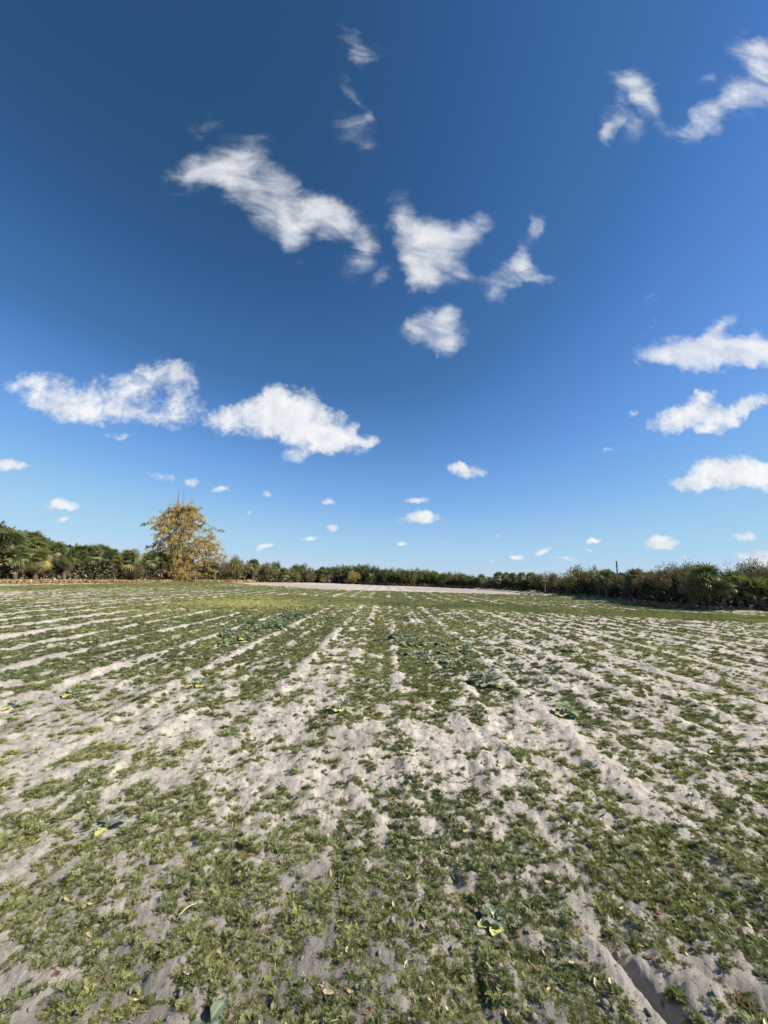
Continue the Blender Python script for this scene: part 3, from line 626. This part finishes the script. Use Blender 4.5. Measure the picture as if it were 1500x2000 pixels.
TREES = [  # px, top px, width px, kind, metres behind the front line, label, group
 (6, 1023, 66, 'palm', 1, 'tall cabbage palm whose crown is cut by the left edge'),
 (54, 1028, 60, 'palm', 2, 'tall cabbage palm with rounded dark crown, second from the left edge'),
 (28, 1056, 52, 'palm', -1, 'lower cabbage palm in front of the two tall ones at the left edge'),
 (66, 1062, 50, 'ypalm', -1.5, 'cabbage palm with golden yellow lower fronds under the tall dark crown'),
 (102, 1052, 40, 'palm', 2, 'cabbage palm stepping down from the tall group at left'),
 (124, 1062, 42, 'spalm', -1, 'cabbage palm with bleached dead fronds hanging down its trunk, left of the even row'),
 (146, 1057, 40, 'palm', 1, 'first cabbage palm of the even-topped row at left'),
 (170, 1058, 44, 'palm', 0, 'second cabbage palm of the even-topped row at left'),
 (192, 1057, 40, 'palm', 1, 'third cabbage palm of the even-topped row at left'),
 (212, 1066, 34, 'palm', 0, 'low cabbage palm ending the even-topped row at left'),
 (244, 1064, 52, 'palm', 0, 'round broad cabbage palm standing by itself left of the golden bamboo'),
 (284, 1069, 40, 'palm', 1, 'cabbage palm between the round broad palm and the bamboo'),
 (312, 1070, 42, 'spalm', 0, 'cabbage palm with a skirt of dead fronds against the left side of the bamboo'),
 (262, 1100, 30, 'brown', -2, 'brown thorny shrub under the palms left of the bamboo'),
 (432, 1064, 58, 'bare', 0, 'pale leafless tree with two slim trunks right of the bamboo'),
 (425, 1098, 46, 'brown', 2, 'reddish brown shrub behind the two slim pale trunks'),
 (458, 1088, 40, 'olive', 0, 'dark olive bush right of the leafless tree'),
 (474, 1104, 30, 'oak', 1, 'low dark tree just left of the lone tall palm'),
 (493, 1087, 30, 'palm', -2, 'lone cabbage palm rising above its neighbours left of centre'),
 (519, 1096, 34, 'olive', 0, 'round olive tree right of the lone palm'),
 (538, 1096, 16, 'oak', 8, 'small dark treetop peeping over the olive tree'),
 (552, 1104, 28, 'palm', 0, 'yellowish cabbage palm between two round trees left of centre'),
 (583, 1100, 32, 'oak', 5, 'domed dark green tree behind the yellowish palm'),
 (570, 1112, 26, 'olive', 0, 'low olive bush in front of the domed dark tree'),
 (600, 1108, 22, 'olive', 2, 'narrow olive tree left of a rusty shrub'),
 (604, 1118, 18, 'brown', -2, 'rusty orange-brown shrub left of the slim tall palm'),
 (629, 1104, 15, 'palm', 3, 'slim tall cabbage palm with small dark crown'),
 (630, 1118, 22, 'palm', -2, 'short cabbage palm in front of the slim tall one'),
 (616, 1111, 22, 'oak', 4, 'dark tree touching the left of the slim tall palm'),
 (652, 1104, 30, 'oak', 2, 'dark green tree with flat top right of the slim tall palm'),
 (645, 1112, 22, 'bare', -3, 'grey leafless bush in front of the flat-topped tree'),
 (678, 1103, 28, 'oak', 3, 'green tree between the flat-topped tree and the highest dome'),
 (690, 1116, 20, 'yshrub', -3, 'small yellow-leaved shrub below the green tree near the centre'),
 (680, 1124, 20, 'bare', -4, 'low greyish leafless bush left of the yellow shrub'),
 (707, 1100, 34, 'oak', 2, 'highest round-domed green tree near the centre'),
 (733, 1105, 18, 'oak', 4, 'thin small treetop right of the highest dome'),
 (758, 1108, 26, 'oak', 0, 'dark green tree left of the grey bare crown'),
 (728, 1116, 28, 'palm', -2, 'low cabbage palm under the thin treetop'),
 (774, 1106, 30, 'bare', 6, 'grey-brown bare crown behind dense green trees'),
 (788, 1110, 36, 'oak', 0, 'dense green tree in front of the grey-brown bare crown'),
 (822, 1102, 30, 'bare', 8, 'domed pale bare tree rising behind the dense trees'),
 (814, 1111, 32, 'olive', 0, 'dense olive tree in front of the domed bare tree'),
 (842, 1112, 28, 'oak', 0, 'dense green tree right of the domed bare tree'),
 (870, 1107, 26, 'bare', 2, 'spiky leafless tree above the centre-right palms'),
 (866, 1115, 26, 'palm', -1, 'cabbage palm below the spiky leafless tree'),
 (893, 1115, 28, 'olive', 0, 'olive tree right of the spiky leafless tree'),
 (912, 1121, 24, 'oak', 0, 'low dark tree on the slope down to the dip in the treeline'),
 (928, 1126, 22, 'oak', 0, 'smallest green tree at the dip in the treeline'),
 (941, 1120, 22, 'palm', 0, 'cabbage palm just right of the dip in the treeline'),
 (959, 1130, 28, 'brown', -2, 'rust-brown shrub left of the tight palm group'),
 (973, 1113, 22, 'palm', 0, 'leftmost cabbage palm of the tight group right of centre'),
 (989, 1114, 20, 'palm', 0, 'second cabbage palm of the tight group right of centre'),
 (1004, 1115, 20, 'palm', 0, 'middle cabbage palm of the tight group right of centre'),
 (1020, 1114, 20, 'palm', 0, 'fourth cabbage palm of the tight group right of centre'),
 (1037, 1114, 22, 'palm', 0, 'rightmost cabbage palm of the tight group right of centre'),
 (1054, 1119, 30, 'oak', -1, 'yellow-green round bush ending the tight palm group'),
 (1081, 1117, 36, 'brown', 0, 'brown bush behind the weathered utility pole'),
 (1103, 1127, 30, 'brown', 0, 'low brown bush between the pole and the tall olive tree'),
 (1134, 1108, 50, 'olive', 0, 'tall olive-brown tree left of the dark palms at right'),
 (1160, 1104, 34, 'olive', 3, 'highest olive treetop left of the thin mast'),
 (1188, 1109, 40, 'spalm', -1, 'dark cabbage palm with brown skirt left of the thin mast'),
 (1172, 1120, 26, 'palm', -1.2, 'smaller cabbage palm leaning on the one with the brown skirt'),
 (1216, 1121, 34, 'brown', 1, 'brown bush directly under the thin mast'),
 (1246, 1108, 42, 'palm', 0, 'cabbage palm with dark crown right of the thin mast'),
 (1236, 1126, 36, 'palm', -1, 'lower paler cabbage palm at the foot of the dark-crowned one'),
 (1278, 1112, 48, 'brown', 1, 'left end of the wide brown thicket at right'),
 (1318, 1102, 64, 'brown', 0, 'middle of the wide brown thicket, twiggy and reddish'),
 (1350, 1098, 56, 'brown', 2, 'highest twiggy part of the brown thicket'),
 (1384, 1097, 72, 'palm', -.4, 'big bright cabbage palm right of the brown thicket'),
 (1372, 1126, 50, 'brown', -1, 'dark brown shrub at the foot of the big bright palm'),
 (1440, 1107, 66, 'spalm', 0, 'big cabbage palm with tattered trunk boots near the right edge'),
 (1418, 1130, 40, 'palm', -1, 'small cabbage palm between the two big ones at right'),
 (1486, 1092, 66, 'brown', 3, 'tall brown bush behind the palms at the right edge'),
 (1484, 1122, 54, 'palm', -.6, 'cabbage palm cut by the right edge')]
GRP = {'palm': 'cabbage palms along the edge of the field', 'ypalm': 'cabbage palms along the edge of the field', 'spalm': 'cabbage palms along the edge of the field', 'oak': 'broadleaf trees along the edge of the field',
       'olive': 'broadleaf trees along the edge of the field', 'brown': 'brown shrubs along the edge of the field', 'yshrub': None, 'bare': 'leafless trees along the edge of the field'}
CAT = {'palm': 'palm tree', 'ypalm': 'palm tree', 'spalm': 'palm tree', 'oak': 'tree', 'olive': 'tree', 'brown': 'shrub', 'yshrub': 'shrub', 'bare': 'bare tree'}
for (px, ty, wpx, kd, back, lb) in TREES:
    x, y = base_at(px, back); zt = top_z(x, y, ty); sc = wpx/2*depth(x, y)/FPX; zg = float(place_z(x, y))
    k = cnt.get(kd, 0) % len(PR[kd]); cnt[kd] = cnt.get(kd, 0)+1
    o = PR[kd][k] if first[kd][k] else copy_tree(PR[kd][k]); first[kd][k] = False
    tag(o, lb, CAT[kd], GRP[kd])
    rz = random.uniform(0, 6.28)
    if kd.endswith('palm'):
        o.location = (x, y, zg); o.rotation_euler = (random.uniform(-.04, .04), random.uniform(-.04, .04), rz)
        s_ = min(sc*1.12, zt/1.75) if zt < sc*2.2 else sc*1.12
        zc = zt-s_*.98
        o.scale = (s_, s_, s_)
        # crowns ride at zc above the base; the trunk is stretched to reach the ground
        for ch in o.children:
            ch.location = (0, 0, zc/s_)
            if ch.name.split('.')[0] == 'trunk':
                ch.scale = (min(1, .22/(.15*s_)), min(1, .22/(.15*s_)), (zc/s_+.1)/3)
    elif kd == 'bare':
        o.location = (x, y, zg); o.rotation_euler = (0, 0, rz); o.scale = (sc*2.0, sc*2.0, (zt-zg)/1.02)
    else:
        o.location = (x, y, zg-.05); o.rotation_euler = (0, 0, rz); o.scale = (sc*1.35, sc*1.35, (zt-zg)*1.05)

# golden bamboo clumps
def bamboo(cx, cy, H_, W_, nc, ncl, label, whips=6):
    r = empty('bamboo_clump', (cx, cy, 0), 0, label, 'bamboo'); cu = Geo(); lf = Geo()
    prof = lambda h: np.interp(h, [0, .12, .3, .48, .62, .74, .86, .95, 1.0], [.40, .52, .66, .92, 1.05, .86, .56, .36, .14])
    lob = np.array([.9, 2.2, 4.0])
    rad_ = lambda a, h: W_/2*prof(h)*(1+.20*np.sin(2*a+lob[0])+.22*np.sin(3*a+lob[1]+7*h)+.20*np.sin(5*a+lob[2]-13*h))
    t = np.linspace(0, 1, 9)
    for k in range(nc):                          # culms lean out and arch over at the tip
        a = rng.uniform(0, 6.28); hh_ = rng.uniform(.5, .97); rr = rad_(a, hh_)*rng.uniform(.3, .9); q = rng.uniform(.2, 1)
        dv = np.array([math.cos(a), math.sin(a), 0]); pts = dv*W_*.13*q+dv*(rr*t**1.7)[:, None]+np.array([0, 0, 1.])*(H_*hh_*(1.08*t-.08*t**3))[:, None]+rng.normal(size=(9, 3))*.05*t[:, None]
        cu.tube(pts, np.linspace(.055, .012, 9), rng.uniform(0, 1), 4)
    for k in range(whips):                       # bare whips above the leaves
        a = rng.uniform(0, 6.28); dv = np.array([math.cos(a), math.sin(a), 0]); pts = dv*W_*.05+dv*(W_*rng.uniform(.05, .22)*t**1.4)[:, None]+np.array([0, 0, 1.])*(H_*rng.uniform(1.0, 1.22)*t)[:, None]+rng.normal(size=(9, 3))*.05*t[:, None]
        cu.tube(pts, np.linspace(.06, .018, 9), .5, 3)
        tb = rng.uniform(.6, 1, 24); bp_ = np.stack([np.interp(tb, t, pts[:, i_]) for i_ in range(3)], 1); d = norm(rdir(24)+np.array([0, 0, .3])); lf.quads(leafq(bp_, d, norm(np.cross(d, rdir(24))), .35, .03), .6)
    for k in range(ncl):                         # drooping leaf sprays
        h0 = rng.uniform(.03, 1)**.85; a = rng.uniform(0, 6.28); R1 = rad_(a, h0); q = rng.uniform(.1, 1.04)**.75
        c0 = np.array([math.cos(a)*R1*q, math.sin(a)*R1*q, H_*h0*.97]); m_ = int(rng.uniform(30, 120)); L0 = H_*.05*rng.uniform(.5, 1.6)
        ax = norm(np.array([math.cos(a), math.sin(a), rng.uniform(-.6, .7)])+rng.normal(size=3)*.4); u_ = rng.random(m_)
        c_ = c0+ax*(u_*L0*1.6)[:, None]-np.array([0, 0, .35*L0])*(u_**2)[:, None]+rdir(m_)*(L0*.42*rng.random((m_, 1)))
        d = norm(rdir(m_)*.8+ax*.5+np.array([0, 0, -.45])); lf.quads(leafq(c_, d, norm(np.cross(d, rdir(m_))), rng.uniform(.20, .42, m_), rng.uniform(.06, .11, m_), .15), np.clip(rng.normal(rng.uniform(.3, .75), .2, m_), 0, 1))
    cu.build('culms', M['culm'], r); lf.build('foliage', M['gold'], r)
x, y = base_at(342, -1); zt = top_z(x, y, 984)
bamboo(x, y, zt, 8.9, 80, 560, 'tall golden-leaved bamboo clump with thin bare whips above, left of centre', 14)
x, y = base_at(398, 0); bamboo(x, y, top_z(x, y, 1056), 4.0, 30, 130, 'low golden bamboo clump attached to the right of the tall one', 2)

# undergrowth: a mass of low leaves, vines and dead stuff under and behind the crowns
def mass(name, mat, n_, back, hfun, leaf, label, cat, dens=None, xr=(-70, 1570), tiny=.35, low=0.0):
    px = rng.uniform(*xr, n_); bk = rng.uniform(*back, n_)
    by = np.interp(px, BX, BY); c = np.empty((n_, 3))
    V_ = fwd[None]+rgt[None]*((px-750)/FPX)[:, None]-upv[None]*((by-1000)/FPX)[:, None]
    t = -EYE/V_[:, 2]; gx, gy = V_[:, 0]*t, V_[:, 1]*t; r_ = np.hypot(gx, gy); gx *= (r_+bk)/r_; gy *= (r_+bk)/r_; dep = np.hypot(gx, gy)
    top = hfun(px, gx, gy); z = top*rng.random(n_)**.8; z = np.maximum(z, low)
    c[:, 0], c[:, 1], c[:, 2] = gx, gy, z
    d = norm(rdir(n_)+np.array([0, 0, .4])); ls = leaf*(tiny+dep/90)*rng.uniform(.6, 1.5, n_)
    g = Geo(); g.quads(leafq(c, d, norm(np.cross(d, rdir(n_))), ls, ls*rng.uniform(.25, .55, n_), .1), np.clip(rng.normal(.45, .25, n_)+.3*vn(gx*.5, gy*.5, 7), 0, 1))
    return tag(g.build(name, mat), label, cat, kind='stuff')
TOPX = [-60, 0, 60, 100, 140, 210, 230, 300, 420, 460, 500, 560, 640, 720, 800, 900, 930, 1000, 1060, 1100, 1150, 1250, 1350, 1450, 1560]
TOPY = [1024, 1040, 1045, 1068, 1076, 1080, 1092, 1090, 1096, 1100, 1106, 1114, 1116, 1112, 1114, 1124, 1132, 1124, 1130, 1130, 1116, 1122, 1108, 1112, 1108]
def htop(frac, wob=.25):
    def f(px, gx, gy):
        ty = np.interp(px, TOPX, TOPY); by = np.interp(px, BX, BY); r_ = np.hypot(gx, gy)
        dv = fwd[None]+rgt[None]*((px-750)/FPX)[:, None]-upv[None]*((ty-1000)/FPX)[:, None]
        z = EYE+dv[:, 2]/np.hypot(dv[:, 0], dv[:, 1])*r_
        return np.clip(z, .5, 20)*np.where(px < 320, min(frac*1.22, .93), frac)*(1+wob*vn(gx*.35+gy*.2, gy*.3, 3)*2)
    return f
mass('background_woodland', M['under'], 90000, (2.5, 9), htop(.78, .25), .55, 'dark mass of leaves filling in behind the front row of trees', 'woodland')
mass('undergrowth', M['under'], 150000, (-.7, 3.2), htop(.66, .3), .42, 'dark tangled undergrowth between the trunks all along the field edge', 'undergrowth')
mass('dead_brush', M['palm_dead'], 4500, (-1.8, .8), htop(.38, .5), .32, 'pale dead fronds and sticks caught in the undergrowth', 'dead brush')
mass('dry_grass', M['dry'], 16000, (-4.0, -1.0), lambda px, gx, gy: .05+.22*(vn(gx*.6, gy*.6, 9)+.5), .42, 'straw-coloured dry grass verge along the foot of the left-hand trees', 'dry grass', xr=(-70, 500), tiny=.1)
mass('verge_grass', M['dry'], 9000, (-1.6, .4), lambda px, gx, gy: .12+.25*(vn(gx*.6, gy*.6, 9)+.5), .5, 'sparse dry grass on the low bank under the right-hand trees', 'dry grass', xr=(700, 1570), tiny=.15)

# ------------------------------------------------------------------ weathered pole, thin mast, brush pile
x, y = ground(1065, 1163); zt = top_z(x, y, 1127)
r = empty('utility_pole', (x, y, 0), R(20), 'short weathered wooden pole with crossarms and insulators at the edge of the right-hand trees', 'utility pole')
g = Geo(); g.tube([(0, 0, -.1), (0, 0, zt*.5), (.03, 0, zt)], [.09, .08, .07], .5, 8); g.build('pole', M['post'], r)
for i_, zz_ in enumerate((zt*.93, zt*.78)):
    g = Geo(); g.tube([(-.5, -.14, zz_), (0, -.14, zz_+.01), (.5, -.14, zz_)], [.06, .06, .06], .5, 4); a_ = g.build('crossarm', M['post'], r)
    for q in (-.42, -.2, .2, .42):
        g = Geo(); g.tube([(q, -.14, zz_+.05), (q, -.14, zz_+.10), (q, -.14, zz_+.15), (q, -.14, zz_+.20)], [.02, .045, .045, .02], .9, 6); g.build('insulator', M['cole'], a_)
x, y = base_at(1210, 9); zt = top_z(x, y, 1097)
r = empty('mast', (x, y, 0), 0, 'thin dark metal mast standing up behind the right-hand trees', 'mast')
g = Geo(); g.tube([(0, 0, -.1), (0, 0, zt*.6), (0, 0, zt)], [.09, .08, .07], .5, 8); g.build('shaft', M['metal'], r, True)
g = Geo(); g.tube([(0, 0, zt), (0, 0, zt+.06), (0, 0, zt+.07)], [.10, .10, .02], .5, 8); g.tube([(-.18, 0, zt-.5), (0, 0, zt-.5), (.18, 0, zt-.5)], .03, .5, 4); g.build('bracket', M['metal'], r)
x, y = ground(1040, 1163)
g = Geo()
for k in range(90):
    a = rng.uniform(0, 6.28); q = rng.uniform(0, 1.3); c = np.array([math.cos(a)*q*1.3, math.sin(a)*q*.6, .08+.5*rng.random()*(1-q/1.5)]); d = rdir(1)[0]*np.array([1, 1, .45]); ln = rng.uniform(.3, .9)
    g.tube([c-d*ln/2, c+rng.normal(size=3)*.05, c+d*ln/2], [.035, .03, .015], rng.uniform(.5, 1), 4)
o = g.build('brush_pile', M['grey']); o.location = (x, y, .1); tag(o, 'pile of bleached branches on the field edge below the tight palm group', 'brush pile')
